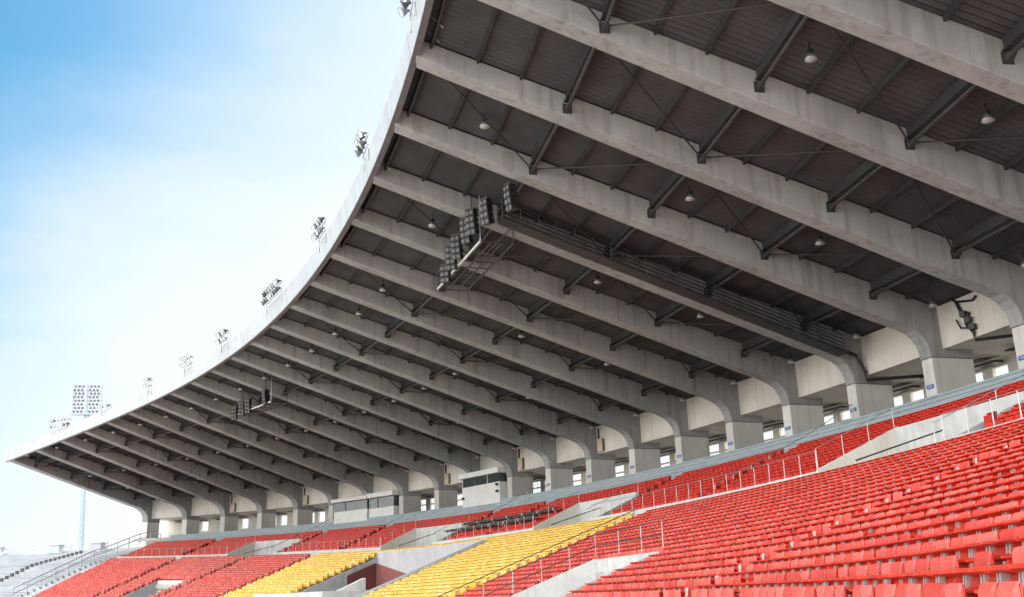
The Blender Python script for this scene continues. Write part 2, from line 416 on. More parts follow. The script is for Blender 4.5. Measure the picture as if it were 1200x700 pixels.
def cut(u, D, voms):
    for a, b, d0, d1 in voms:
        if a <= u <= b and d0 <= D <= d1: return True
    return False
def stepped(treads, us, voms):
    """treads: (Drear, Dfront, h, hbelow); returns step mesh with openings cut"""
    m = MB()
    for (d0, d1, h, hb) in treads:
        i = 0
        while i < len(us) - 1:
            j = i
            um = lambda q: 0.5 * (us[q] + us[q + 1])
            if cut(um(i), 0.5 * (d0 + d1), voms): i += 1; continue
            while j < len(us) - 1 and not cut(um(j), 0.5 * (d0 + d1), voms): j += 1
            m.sweep(us[i:j + 1], [(d1, hb), (d0, hb), (d0, h), (d1, h)], lf=True)
            i = j
    return m
def splitu(a, b, voms, st=0.25):
    s = set(urange(a, b, st))
    for v in voms:
        for e in v[:2]:
            if a < e < b: s.add(e)
    s = sorted(s); o = [s[0]]
    for x in s[1:]:
        if x - o[-1] > 1e-3: o.append(x)
    return o
us = splitu(U0, U1, LOW_VOMS)
tr = [(low_D(k) - 0.10, low_D(k) + 0.479, low_tread(k), low_tread(k) - 0.45) for k in range(-1, NLOW)]
tr.append((10.30, low_D(NLOW - 1) - 0.101, low_tread(NLOW - 1) + 0.12, 3.0))
gpart(stepped(tr, us, LOW_VOMS), 'lower_terrace', 'terrace')
us = splitu(U0, U1, UP_VOMS)
tr = [(up_D(k) - 0.10, up_D(k) + 0.509, up_tread(k), up_tread(k) - 0.55) for k in range(NUP)]
gpart(stepped(tr, us, UP_VOMS), 'upper_terrace', 'terrace')
# parapet at the foot of the upper tier, cut at the vomitories
segs = []; a = U0
for v in UP_VOMS: segs.append((a, v[0])); a = v[1]
segs.append((a, U1))
for a, b in segs:
    m = MB(); m.sweep(urange(a + 0.002, b - 0.002, 0.25), [(10.29, 3.0), (10.21, 3.0), (10.21, 4.62), (10.29, 4.62)], lf=True); gpart(m, 'parapet', 'white', 0.01)
# vomitory walls
def sidewall(u, d0, d1, slope, up, hb, w, mat, t0=0.0, name='vomitory_wall', flat=None):
    m = MB(); ds = urange(d0, d1, 0.6)
    vs = []; n = len(ds)
    for t in (t0, t0 + w):
        for D in ds:
            vs.append(POS(u, D, slope(D) + up, t, True))
        for D in reversed(ds): vs.append(POS(u, D, hb, t, True))
    N = 2 * n
    fs = []
    for k in range(n - 1):
        fs.append((k, k + 1, N - 2 - k, N - 1 - k)); fs.append((N + k, N + N - 1 - k, N + N - 2 - k, N + k + 1))
    fs += [(k, N + k, N + (k + 1) % N, (k + 1) % N) for k in range(N)]
    m.add(vs, fs); return gpart(m, name, mat, 0.012)
def backwall(a, b, D, hb, ht, mat, w=0.2):
    m = MB(); m.sweep(urange(a, b, 0.25), [(D, hb), (D - w, hb), (D - w, ht), (D, ht)], lf=True); return gpart(m, 'vomitory_wall', mat, 0.01)
for a, b, d0, d1 in UP_VOMS:
    sidewall(a, d0 - 0.1, d1 + 0.1, up_slope, 0.85, 3.1, 0.2, 'panel', 0.0)
    sidewall(b, d0 - 0.1, d1 + 0.1, up_slope, 0.55, 3.1, 0.2, 'grey', -0.2)
    backwall(a + 0.21 / BAY, b - 0.21 / BAY, d0 + 0.1, 3.1, up_slope(d0) + 0.80, 'white')
    m = MB(); m.sweep(urange(a + 0.21 / BAY, b - 0.21 / BAY, 0.3), [(d0 + 0.12, 3.2), (d1 - 0.12, 3.2), (d1 - 0.12, 3.5), (d0 + 0.12, 3.5)], lf=True); gpart(m, 'vomitory_floor', 'terrace')
a, b, d0, d1 = LOW_VOMS[2]
sidewall(a, d0 - 0.05, 24.6, low_slope, 0.72, -1.9, 0.24, 'white', -0.22); sidewall(b, d0 - 0.05, 24.6, low_slope, 0.72, -1.9, 0.24, 'grey', -0.02)
backwall(a, b, d0 - 0.05, -1.9, low_slope(d0) + 0.72, 'white', 0.22)
a, b, d0, d1 = LOW_VOMS[0]
sidewall(a, d0 - 0.05, 24.6, low_slope, 0.42, -1.9, 0.24, 'grey', -0.22); sidewall(b, d0 - 0.05, 24.6, low_slope, 0.42, -1.9, 0.24, 'grey', -0.02)
backwall(a, b, d0 - 0.05, -1.9, low_slope(d0) + 0.5, 'white', 0.22)
a, b, d0, d1 = LOW_VOMS[1]
sidewall(a, d0, 24.6, low_slope, 0.35, -1.9, 0.27, 'grey', -0.25); sidewall(b - 0.17, d0, 24.6, low_slope, 0.80, -1.9, 1.35, 'grey')
backwall(a, b - 0.175, d0 - 0.05, -1.9, low_slope(d0) + 0.85, 'lilac', 0.25)
# maroon wall faces inside the big opening, the rear one lighter
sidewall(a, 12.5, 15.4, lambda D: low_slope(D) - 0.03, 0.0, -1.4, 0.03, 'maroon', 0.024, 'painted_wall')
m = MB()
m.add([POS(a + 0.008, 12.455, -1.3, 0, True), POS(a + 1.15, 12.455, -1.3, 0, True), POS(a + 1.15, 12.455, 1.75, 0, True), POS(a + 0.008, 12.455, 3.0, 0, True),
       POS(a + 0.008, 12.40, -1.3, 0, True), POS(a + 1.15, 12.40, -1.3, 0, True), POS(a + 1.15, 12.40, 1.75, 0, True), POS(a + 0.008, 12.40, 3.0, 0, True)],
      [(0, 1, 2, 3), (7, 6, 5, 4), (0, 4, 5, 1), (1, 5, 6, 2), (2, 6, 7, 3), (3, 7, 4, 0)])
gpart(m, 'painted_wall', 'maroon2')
# pale flat roof of the entrance room in the big opening
m = MB(); m.sweep(urange(a + 0.05, b - 0.45, 0.25), [(17.6, -1.6), (24.2, -1.6), (24.2, 0.62), (17.6, 0.62)], lf=True); gpart(m, 'entrance_roof', 'white', 0.03)
m = MB(); m.sweep(urange(b - 0.75, b - 0.62, 0.1), [(20.6, 0.63), (22.6, 0.63), (22.6, 0.66), (20.6, 1.5)], lf=True); gpart(m, 'entrance_fin', 'white')
m = MB(); m.sweep(urange(a, b, 0.25), [(12.4, -1.68), (25.0, -1.68), (25.0, -1.62), (12.4, -1.62)], lf=False); gpart(m, 'ramp_floor', 'terrace')
# aisle steps: a half step on every tread
def aisle_steps(u, ks, Df, hf, rise, voms):
    m = MB(); w = (0.24 if u == 22.25 else 0.55) / BAY
    for k in ks:
        D = Df(k)
        if cut(u, D, voms): continue
        m.sweep([u - w, u + w], [(D - 0.098, hf(k) + 0.004), (D + 0.19, hf(k) + 0.004), (D + 0.19, hf(k) + rise / 2), (D - 0.098, hf(k) + rise / 2)], lf=True)
    gpart(m, 'aisle_steps', 'grey')
for u in LOW_AISLES: aisle_steps(u, range(NLOW), low_D, low_tread, 0.2195, LOW_VOMS)
for u in UP_AISLES: aisle_steps(u, range(NUP), up_D, up_tread, 0.275, UP_VOMS)
# end wall of the stand on the left
for dd0, dd1, up_, mt in ((3.0, 10.2, 0.5, 'grey'), (17.0, 25.0, 0.55, 'grey')):
    sidewall(U0 - 0.04, dd0, dd1, (lambda D: low_slope(D)) if dd0 > 11 else (lambda D: up_slope(D)), up_, -1.9, 0.25, mt, -0.0, 'end_wall')
sidewall(U0 - 0.04, 0.0, 25.0, lambda D: (low_slope(D) if D > 10.3 else up_slope(max(D, 3.2)) + (max(0, 3.2 - D) * 0.5)), -0.2, -1.9, 0.2, 'white', -0.3, 'end_wall')

# ------------------------------------------------------------------ seats
def seat_near(color):
    """parts of one tip-up seat; local x across, y to the front, z up from the tread"""
    xs = [-0.235, -0.215, -0.12, 0.0, 0.12, 0.215, 0.235]; bow = [0.035, 0.022, 0.006, 0.0, 0.006, 0.022, 0.035]
    prof = [(0.045, 0.36), (0.02, 0.50), (-0.005, 0.62), (-0.012, 0.655), (0.022, 0.668), (0.022, 0.686), (-0.03, 0.70), (-0.055, 0.764), (0.012, 0.776), (0.034, 0.786), (0.030, 0.804), (-0.03, 0.813), (-0.07, 0.795), (-0.06, 0.70), (-0.03, 0.55), (0.01, 0.36)]
    mb = MB(); n = len(prof)
    vs = [(x, y + b, z) for x, b in zip(xs, bow) for y, z in prof]; fs = []
    for i in range(len(xs) - 1):
        for k in range(n): fs.append((i * n + k, i * n + (k + 1) % n, (i + 1) * n + (k + 1) % n, (i + 1) * n + k))
    fs.append(tuple(range(n))); fs.append(tuple((len(xs) - 1) * n + k for k in reversed(range(n))))
    mb.add(vs, fs); back = mb
    def pan(up):
        mb = MB(); w = 0.212
        prof = [(0.0, 0.0), (0.03, -0.012), (0.22, -0.02), (0.37, -0.012), (0.412, 0.010), (0.416, 0.030), (0.39, 0.040), (0.35, 0.035), (0.10, 0.03), (0.0, 0.025)]
        n = len(prof); xs = [-w, -w + 0.02, -0.08, 0.08, w - 0.02, w]; e = [0.012, 0.0, 0.006, 0.006, 0.0, 0.012]
        def q(x, a, b):
            if up: return (x, 0.115 + 0.12 * a * 0.35 - b, 0.315 + a * 0.99)
            return (x, 0.09 + a, 0.42 + b + 0.05 * a)
        vs = [q(x, a * (1 if 0 < i < 5 else 0.985), b + ee * (1 if b < 0.02 else -1)) for i, (x, ee) in enumerate(zip(xs, e)) for a, b in prof]; fs = []
        for i in range(len(xs) - 1):
            for k in range(n): fs.append((i * n + k, i * n + (k + 1) % n, (i + 1) * n + (k + 1) % n, (i + 1) * n + k))
        fs.append(tuple(range(n))); fs.append(tuple((len(xs) - 1) * n + k for k in reversed(range(n))))
        mb.add(vs, fs); return mb
    br = MB()
    for sx in (-0.050, 0.030):
        br.hexa([(0.25 + sx, -0.02, 0.60), (0.25 + sx + 0.020, -0.02, 0.60), (0.25 + sx + 0.020, 0.024, 0.60), (0.25 + sx, 0.024, 0.60),
                 (0.25 + sx, -0.05, 0.772), (0.25 + sx + 0.020, -0.05, 0.772), (0.25 + sx + 0.020, 0.004, 0.772), (0.25 + sx, 0.004, 0.772)])
    br.box((0.25, -0.03, 0.685), (0.062, 0.012, 0.16)); br.box((0.25, -0.01, 0.30), (0.04, 0.05, 0.62))
    cap = MB(); cap.tube([(0.232, 0.145, 0.63), (0.25, 0.155, 0.63)], 0.011, 8)
    return back, pan(True), pan(False), br, cap
def seat_allowed(u, D, tier):
    if tier == 'low':
        for a in LOW_AISLES:
            if abs(u - a) * BAY < (0.52 if a > 20 else 0.75): return False
        for a, b, d0, d1 in LOW_VOMS:
            if a - 0.06 < u < b + 0.09 and d0 - 0.3 < D < d1: return False
        return U0 + 0.08 < u
    for a in UP_AISLES:
        if abs(u - a) * BAY < 0.75: return False
    for a, b, d0, d1 in UP_VOMS:
        if a - 0.08 < u < b + 0.08 and d0 - 0.35 < D < d1 + 0.3: return False
    return U0 + 0.08 < u
def arc_positions(D, pitch, a, b):
    uu = np.arange(a, b, 0.01)
    pts = np.array([POS(x, D, 0.0)[:2] for x in uu])
    s = np.concatenate([[0], np.cumsum(np.hypot(*(pts[1:] - pts[:-1]).T))])
    return np.interp(np.arange(0.3, s[-1] - 0.2, pitch), s, uu)
SEATS = []
for k in range(NLOW):
    for u in arc_positions(low_D(k), 0.5, 0.1, U1 - 0.25):
        if seat_allowed(u, low_D(k), 'low'):
            y = 7.25 < u < 16.35
            SEATS.append(('yellow' if y else 'red', u, low_D(k), low_tread(k)))
for k in range(NUP):
    for u in arc_positions(up_D(k), 0.5, 0.1, 23.5):
        if seat_allowed(u, up_D(k), 'up'): SEATS.append(('upper', u, up_D(k), up_tread(k)))
def seat_size(s):
    p = project(POS(s[1], s[2], s[3] + 0.6, 0, True))
    if p is None or not (-25 < p[0] < 1235 and -20 < p[1] < 745): return 0
    return 1 / p[2]
red = sorted([s for s in SEATS if s[0] == 'red'], key=seat_size, reverse=True)
yel = sorted([s for s in SEATS if s[0] == 'yellow'], key=seat_size, reverse=True)
upr = [s for s in SEATS if s[0] == 'upper']
NEAR = 300
bk, pu, pd, br, cap = seat_near('red')
def make_seat(down, label):
    o = empty('stadium_seat'); tag(o, label, 'seat', 'red tip up seats in the nearest rows')
    bk.build('backrest', 'red', o)
    p = (pd if down else pu).build('seat_pan', ['pan', 'under'] if down else 'pan', o)
    if down:
        for f in p.data.polygons:
            if f.normal.z < -0.3 or f.normal.y > 0.5: f.material_index = 1
    b = br.build('bracket', 'alu', o, 0.003); cap.build('hinge_cap', 'lip', b)
    return o
protos = {False: make_seat(False, 'red plastic seat with its pan tipped up, in the nearest rows'),
          True: make_seat(True, 'red plastic seat with its pan left down, grey underside showing')}
used = {False: False, True: False}
for s in red[:NEAR]:
    down = rnd.random() < 0.07
    o = protos[down] if not used[down] else copy_tree(protos[down])
    used[down] = True
    o.matrix_world = frame_mtx(s[1], s[2], s[3], 0, True) @ Matrix.Rotation(rnd.uniform(-0.025, 0.025), 4, 'Z') @ Matrix.Rotation(rnd.uniform(-0.03, 0.03), 4, 'X')
# far seats: a lighter shape of the same seat
LO_B = [(-0.235, 0.03, 0.36), (0.235, 0.03, 0.36), (0.235, -0.05, 0.755), (-0.235, -0.05, 0.755), (-0.235, 0.045, 0.772), (0.235, 0.045, 0.772), (0.235, 0.03, 0.81), (-0.235, 0.03, 0.81), (-0.235, -0.07, 0.80), (0.235, -0.07, 0.80), (0.235, 0.0, 0.36), (-0.235, 0.0, 0.36)]
LO_BF = [(0, 1, 2, 3), (3, 2, 5, 4), (4, 5, 6, 7), (7, 6, 9, 8), (8, 9, 10, 11)]
LO_P = [(-0.22, 0.09, 0.32), (0.22, 0.09, 0.32), (0.22, 0.17, 0.32), (-0.22, 0.17, 0.32), (-0.216, 0.11, 0.725), (0.216, 0.11, 0.725), (0.216, 0.155, 0.715), (-0.216, 0.155, 0.715)]
LO_PF = [(3, 2, 6, 7), (4, 5, 6, 7), (0, 3, 7, 4), (1, 2, 6, 5)]
LO_R = [(0.205, 0.05, 0.60), (0.295, 0.05, 0.60), (0.295, 0.04, 0.765), (0.205, 0.04, 0.765), (0.23, 0.056, 0.62), (0.27, 0.056, 0.62), (0.27, 0.046, 0.75), (0.23, 0.046, 0.75)]
LO_RF = [(0, 1, 2, 3), (4, 5, 6, 7)]
def lo_mesh(seats):
    V = []; F = []; MI = []; o = 0
    tpl = [(LO_B, LO_BF, 0), (LO_P, LO_PF, 1)]
    for s in seats:
        m = frame_mtx(s[1], s[2], s[3], 0, True) @ Matrix.Rotation(rnd.uniform(-0.02, 0.02), 4, 'Z') @ Matrix.Rotation(rnd.uniform(-0.03, 0.03), 4, 'X')
        for vs, fs, mi in tpl:
            V.extend([tuple(m @ Vector(p)) for p in vs]); F.extend([tuple(i + o for i in f) for f in fs]); MI.extend([mi] * len(fs)); o += len(vs)
        V.extend([tuple(m @ Vector(p)) for p in LO_R]); F.extend([tuple(i + o for i in f) for f in LO_RF]); MI.extend([2, 3]); o += len(LO_R)
    me = bpy.data.meshes.new('seat_rows'); me.from_pydata(V, [], F); me.polygons.foreach_set('material_index', MI); me.update()
    return me
def stuff(name, seats, mats, label):
    me = lo_mesh(seats)
    for x in mats: me.materials.append(MT[x])
    o = bpy.data.objects.new(name, me); COL.objects.link(o); tag(o, label, 'seats', None, 'stuff'); return o
stuff('red_seats', red[NEAR:], ['red_i', 'pan_i', 'alu', 'steel'], 'red tip up seats filling the farther rows of the lower tier')
stuff('upper_seats', upr, ['redup_i', 'redup_i', 'lip', 'steel'], 'deeper red tip up seats filling the rows of the upper tier')
# one yellow seat in local coordinates, shared by the yellow things
V = LO_B + LO_P + LO_R
me = bpy.data.meshes.new('yellow_seat')
fs = [f for f in LO_BF] + [tuple(i + len(LO_B) for i in f) for f in LO_PF] + [tuple(i + len(LO_B) + len(LO_P) for i in f) for f in LO_RF]
me.from_pydata(V, [], fs); 
for x in ('yel', 'yel', 'alu', 'steel'): me.materials.append(MT[x])
me.polygons.foreach_set('material_index', [0] * len(LO_BF) + [1] * len(LO_PF) + [2, 3]); me.update()
for s in yel[:300]:
    o = bpy.data.objects.new('yellow_seat', me); COL.objects.link(o)
    tag(o, 'yellow plastic tip up seat in the nearer rows of the yellow blocks', 'seat', 'yellow seats in the nearer rows')
    o.matrix_world = frame_mtx(s[1], s[2], s[3], 0, True) @ Matrix.Rotation(rnd.uniform(-0.03, 0.03), 4, 'X')
stuff('yellow_seats', yel[300:], ['yel_i', 'yel_i', 'alu', 'steel'], 'yellow tip up seats filling the farther rows of the yellow blocks')

# ------------------------------------------------------------------ railings
def railing(name, pts, label, post_mat='wrail', rail_mat='galv', hgt=1.0, rails=(1.0, 0.55), pr=0.028, rl=0.024, every=1, cat='railing', group=None):
    """pts: points on the ground; posts on every one of them, rails between"""
    root = empty(name, pts[len(pts) // 2]); base = Vector(root.location)
    tag(root, label, cat, group)
    pts = [Vector(p) - base for p in pts]
    for p in pts[::every]:
        m = MB(); m.tube([p, p + Vector((0, 0, hgt))], pr, 6); m.build('post', post_mat, root)
    for r_ in rails:
        m = MB(); m.tube([p + Vector((0, 0, hgt * r_)) for p in pts], rl, 6); m.build('rail', rail_mat, root)
    return root
def upts(u0, u1, D, h, st):
    return [POS(u, D, h, 0, True) for u in urange(u0, u1, st / BAY)]
def dpts(u, d0, d1, hf, st, du=0.0):
    ds = urange(d0, d1, st); return [POS(u + du * i / max(1, len(ds) - 1), D, hf(D), 0, True) for i, D in enumerate(ds)]
railing('handrail', dpts(16.42, 12.2, 23.6, lambda D: low_slope(D) + 0.05, 1.16), 'two bar handrail with white posts along the aisle between the yellow and red seats', 'galv', 'drail', 1.0, (1.0, 0.5), 0.024, 0.026)
railing('handrail', [POS(19.6, 19.0, low_slope(19.0) + 0.75, 0, True), POS(19.2, 19.0, low_slope(19.0) + 0.75, 0, True), POS(18.75, 19.0, low_slope(19.0) + 0.75, 0, True), POS(18.25, 19.0, low_slope(19.0) + 0.75, 0, True)] + dpts(18.25, 20.2, 24.0, lambda D: low_slope(D) + 0.72, 1.2), 'handrail around the nearest grey walled stair opening among the red seats', 'galv', 'drail', 0.95, (1.0, 0.5), 0.022, 0.024)
segl = [('upper tier front railing beside the left end of the stand', U0 + 0.1, 4.1), ('upper tier front railing above the left yellow seat block', 5.6, 8.95),
        ('upper tier front railing above the right yellow seat block', 10.6, 13.4), ('upper tier front railing right of the middle white stair opening', 14.85, 18.9), ('upper tier front railing at the right edge of the photo', 20.35, 24.0)]
for lab, a, b in segl:
    railing('guard_rail', upts(a, b, 10.25, 4.62, 1.5), lab + ', thin white posts', 'wrail', 'galv', 0.85, (1.0,), 0.02, 0.016)
for (a, b, d0, d1), lab in zip(UP_VOMS, ('leftmost upper stair opening', 'upper stair opening beside the black desks', 'middle upper stair opening', 'nearest upper stair opening at the right')):
    railing('guard_rail', dpts(a, d0, d1, lambda D: up_slope(D) + 0.84, 1.2), 'railing on the far side wall of the ' + lab, 'wrail', 'galv', 0.85, (1.0,), 0.02, 0.016)
    railing('guard_rail', dpts(b, d0, d1, lambda D: up_slope(D) + 0.54, 1.2), 'railing on the near side wall of the ' + lab, 'wrail', 'galv', 0.85, (1.0,), 0.02, 0.016)
    railing('handrail', [POS(a + (b - a) * 0.45, D, 3.55 + (11.0 - D) * 0.30, 0, True) for D in (10.9, 9.4, 7.9, 6.9)], 'dark stair handrail climbing inside the ' + lab, 'wrail', 'drail', 0.95, (1.0,), 0.025, 0.035)
for u, lab in ((17.1, 'near the second column from the right'), (7.72, 'right of the wide glazed press box'), (10.85, 'right of the white press box'), (5.3, 'left of the wide glazed press box')):
    railing('handrail', dpts(u, 0.2, 9.4, lambda D: up_slope(max(D, 3.2)) + max(0, 3.2 - D) * 0.58 + 0.05, 1.15), 'aisle handrail up to the concourse ' + lab, 'wrail', 'galv', 0.95, (1.0,), 0.024, 0.022)
for u, lab in ((7.2, 'between the red seats and the left yellow block'), (5.05, 'second from the left in the lower tier'), (2.9, 'first from the left in the lower tier')):
    railing('handrail', dpts(u, 12.6, 23.0, lambda D: low_slope(D) + 0.05, 2.3), 'row of short aisle posts ' + lab, 'wrail', 'galv', 0.7, (1.0,), 0.026, 0.018)
railing('guard_rail', dpts(U0 - 0.30, 0.5, 24.0, lambda D: (low_slope(D) if D > 10.3 else up_slope(max(D, 3.0))) + 0.6, 2.0), 'two bar steel railing between the red seats and the open pale terrace', 'galv', 'galv', 1.35, (1.0, 0.55), 0.06, 0.045)

# ------------------------------------------------------------------ open pale terrace to the left
BL = empty('open_terrace', POS(-3, 14, -1.7)); BO = Vector(BL.location)
tag(BL, 'open pale grey terrace with bench rows curving away beyond the left end of the grandstand', 'terrace')
def bpart(mb, name, mats):
    o = mb.build(name, mats); o.parent = BL; o.matrix_parent_inverse = Matrix.Translation(-BO); return o
us = urange(-9.5, U0 - 0.15, 0.25)
NB = 26
def bD(k): return 24.2 - 0.86 * k
def bH(k): return -0.9 + 0.300 * k
m = MB()
for k in range(NB):
    m.sweep(us, [(bD(k), bH(k) - 0.5), (bD(k) - 0.861, bH(k) - 0.5), (bD(k) - 0.861, bH(k)), (bD(k), bH(k))], lf=True)
bpart(m, 'steps', 'bleach')
for k in range(0, NB):
    m = MB()
    for a, b in ((-9.4, -4.5), (-4.2, -1.3), (-1.05, U0 - 0.5)):
        m.sweep(urange(a, b, 0.25), [(bD(k) - 0.45, bH(k) + 0.30), (bD(k) - 0.78, bH(k) + 0.30), (bD(k) - 0.78, bH(k) + 0.36), (bD(k) - 0.45, bH(k) + 0.36)], lf=True)
        m.sweep(urange(a, b, 0.25), [(bD(k) - 0.58, bH(k) + 0.004), (bD(k) - 0.65, bH(k) + 0.004), (bD(k) - 0.65, bH(k) + 0.298), (bD(k) - 0.58, bH(k) + 0.298)], lf=True)
    bpart(m, 'bench', 'bleach')
m = MB(); m.sweep(us, [(1.84, 5.0), (1.5, 5.0), (1.5, 7.6), (1.84, 7.6)]); bpart(m, 'rear_parapet', 'bleach')
st = empty('stair_posts', POS(-1.18, 13, 3.0, 0, True)); so = Vector(st.location)
tag(st, 'line of short dark stair posts up the open pale terrace', 'railing')
for k in range(0, NB):
    m = MB(); mm = frame_mtx(-1.18, bD(k) - 0.45, bH(k) + 0.3, 0, True); mm.translation -= so
    m.box((0, 0, 0.05), (0.34, 0.26, 0.42), 0, mm)
    m.build('post', 'drail', st)
railing('guard_rail', [POS(u, 1.67, 7.6, 0) for u in urange(-9, -0.6, 0.45)], 'thin railing along the top edge of the open pale terrace', 'galv', 'galv', 0.9, (1.0, 0.5), 0.04, 0.035)
for u, D, h, lab in ((-1.75, 2.4, 7.2, 'small canopy hut on the top edge of the open terrace, nearest the mast'), (-3.1, 2.4, 7.2, 'small canopy hut on the open terrace edge, leftmost in the photo'), (-0.75, 2.4, 7.2, 'small canopy hut on the open terrace edge, closest to the last roof column')):
    hut = empty('canopy_hut', POS(u, D, h)); tag(hut, lab, 'hut')
    mm = frame_mtx(u, D, h); mm.translation -= Vector(hut.location)
    m = MB(); m.box((0, 0, 0.55), (1.5, 1.1, 1.1), 0, mm); m.build('wall', 'bleach', hut)
    m = MB()
    m.box((0, 0, 1.16), (1.9, 1.4, 0.11), 0, mm)
    m.build('roof', 'fascia', hut)

# ------------------------------------------------------------------ floodlight mast
d = Vector((0.18905, 0.98197, 0)); dist = 190.0
MX, MY = CAMX + d.x * dist + 2.2 * d.y, CAMY + d.y * dist - 2.2 * d.x
mast = empty('floodlight_mast', (MX, MY, -1.7)); tag(mast, 'tall floodlight mast with a rack of lamps rising behind the left end of the roof', 'floodlight mast')
H0 = 32.6 + 1.7
mast.rotation_euler = (0, R(-2.5), 0)
m = MB(); m.lathe([(0.62, 0), (0.5, H0 * 0.6), (0.42, H0), (0.0, H0)], 14, Matrix.Identity(4)); m.build('pole', 'skyblue', mast, 0, True)
fx = Vector((d.y, -d.x, 0)); fy = -d
fm = Matrix((fx, fy, Vector((0, 0, 1)))).transposed().to_4x4(); fm.translation = Vector((0, 0, H0))
m = MB(); m.box((0, 0, 0.1), (5.0, 1.1, 0.32), 0, fm); m.build('platform', 'skyblue', mast)
m = MB()
for x in (-2.3, 0.0, 2.3): m.box((x, -0.25, 2.8), (0.16 if x else 0.34, 0.14, 5.2), 0, fm)
for z in (0.7, 1.9, 2.6, 3.5, 4.2, 5.1): m.box((0, -0.12, z), (4.7, 0.07, 0.07), 0, fm)
m.build('rack', 'skyblue', mast)
LAMP = None
for r_ in range(8):
    z = 0.62 + r_ * 0.64
    for c in (-2.1, -1.5, -0.9, 0.4, 1.0, 1.6):
        m = MB(); lm = fm @ Matrix.Translation((c + (r_ % 2) * 0.18, 0.12, z)) @ Matrix.Rotation(R(-70 - 180), 4, 'X')
        m.lathe([(0.0, -0.2), (0.14, -0.18), (0.2, 0.05), (0.25, 0.12), (0.23, 0.12), (0.0, 0.06)], 8, lm); m.build('lamp', 'lip', mast)

# ------------------------------------------------------------------ floodlight clusters on the roof edge
def cluster(u, cols, rows_, label, sp=0.56, up=0.62):
    uz = u; D = Dtip(uz) + 0.35; h = Htip(uz) + 1.2
    root = empty('floodlight_cluster', POS(uz, D, h)); tag(root, label, 'floodlight', 'floodlights along the roof edge')
    mm = frame_mtx(uz, D, h); mm.translation = Vector((0, 0, 0))
    w = (cols - 1) * sp
    m = MB()
    for r_ in range(rows_): m.tube([mm @ Vector((-w / 2 - 0.25, 0, 0.35 + up * r_)), mm @ Vector((w / 2 + 0.25, 0, 0.35 + up * r_))], 0.032, 6)
    for x in (-w / 2 - 0.1, w / 2 + 0.1): m.tube([mm @ Vector((x, 0, -0.5)), mm @ Vector((x, 0, 0.45 + up * (rows_ - 1)))], 0.036, 6)
    m.tube([mm @ Vector((-w / 2, 0, 0.3)), mm @ Vector((-w / 2, -1.2, -0.9))], 0.028, 5); m.tube([mm @ Vector((w / 2, 0, 0.3)), mm @ Vector((w / 2, -1.2, -0.9))], 0.028, 5)
    m.build('lamp_bracket', 'galv', root)
    for r_ in range(rows_):
        for c in range(cols):
            x = -w / 2 + c * sp
            lm = mm @ Matrix.Translation((x, 0.28, 0.42 + up * r_)) @ Matrix.Rotation(R(rnd.uniform(-22, 22)), 4, 'Z') @ Matrix.Rotation(R(-118 + rnd.uniform(-8, 8)), 4, 'X')
            m = MB(); m.lathe([(0.0, -0.26), (0.09, -0.24), (0.11, -0.10), (0.15, -0.04), (0.22, 0.12), (0.225, 0.15)], 12, lm); o = m.build('lamp', 'drail' if (c + r_) % 3 else 'lip', root, 0, True)
            m = MB(); m.lathe([(0.212, 0.138), (0.0, 0.11)], 12, lm); m.build('lens', 'lens', o)
for u, c, r_, lab in ((19.35, 3, 1, 'three large floodlights in a row on the roof edge at the top of the photo'),
                      (17.1, 3, 2, 'six floodlights on the roof edge, second cluster from the top of the photo'),
                      (14.95, 4, 2, 'eight dark floodlights on the roof edge, third cluster from the top'),
                      (12.5, 8, 2, 'longest double row of floodlights on the roof edge, in the middle of the curve'),
                      (9.95, 4, 2, 'floodlight cluster on the roof edge just below the longest double row'),
                      (8.1, 4, 2, 'floodlight cluster on the roof edge above the smaller speaker platform'),
                      (6.2, 2, 2, 'smallest pair of floodlight rows on the roof edge left of the middle'),
                      (4.15, 4, 1, 'floodlights on the roof edge in front of the tall mast'),
                      (2.15, 6, 2, 'floodlight rows on the roof edge nearest its left tip')):
    cluster(u, c, r_, lab)

# ------------------------------------------------------------------ pendant lamps under the roof
lamp_proto = {}
def pendant(u, D, lab, grp):
    if 'p' not in lamp_proto:
        o = empty('pendant_lamp')
        m = MB(); m.tube([(0, 0, 0.0), (0, 0, 0.40)], 0.025, 6); m.box((0, 0, 0.0), (0.16, 0.16, 0.22)); m.build('stem', 'black', o)
        m = MB(); m.lathe([(0.05, -0.02), (0.13, -0.07), (0.21, -0.22), (0.24, -0.30), (0.22, -0.30), (0.0, -0.24)], 16, Matrix.Identity(4)); m.build('lamp_shade', 'galv', o, 0, True)
        m = MB(); m.lathe([(0.215, -0.29), (0.16, -0.34), (0.0, -0.36)], 16, Matrix.Identity(4)); m.build('cover', 'ivory', o, 0, True)
        lamp_proto['p'] = o
    else: o = copy_tree(lamp_proto['p'])
    o.location = POS(u, D, deck(u, D) - 0.36); tag(o, lab, 'lamp', grp)
for i in range(0, 22):
    if i not in (15, 17, 19): pendant(i + 0.5, 23.8, 'round pendant lamp under the roof, in the row nearest the free edge', 'pendant lamps near the roof edge')
    if i % 2 == 0 or i < 12: pendant(i + 0.55, 14.0, 'round pendant lamp under the roof, in the row midway along the ribs', 'pendant lamps midway under the roof')
    if i % 2 == 0: pendant(i + 0.6, 7.6, 'round pendant lamp under the roof, in the row above the upper seats', 'pendant lamps above the upper seats')
    pendant(i + 0.3, 0.3, 'round pendant lamp at the inner end of the roof beside the wall panels', 'pendant lamps at the inner end of the roof')

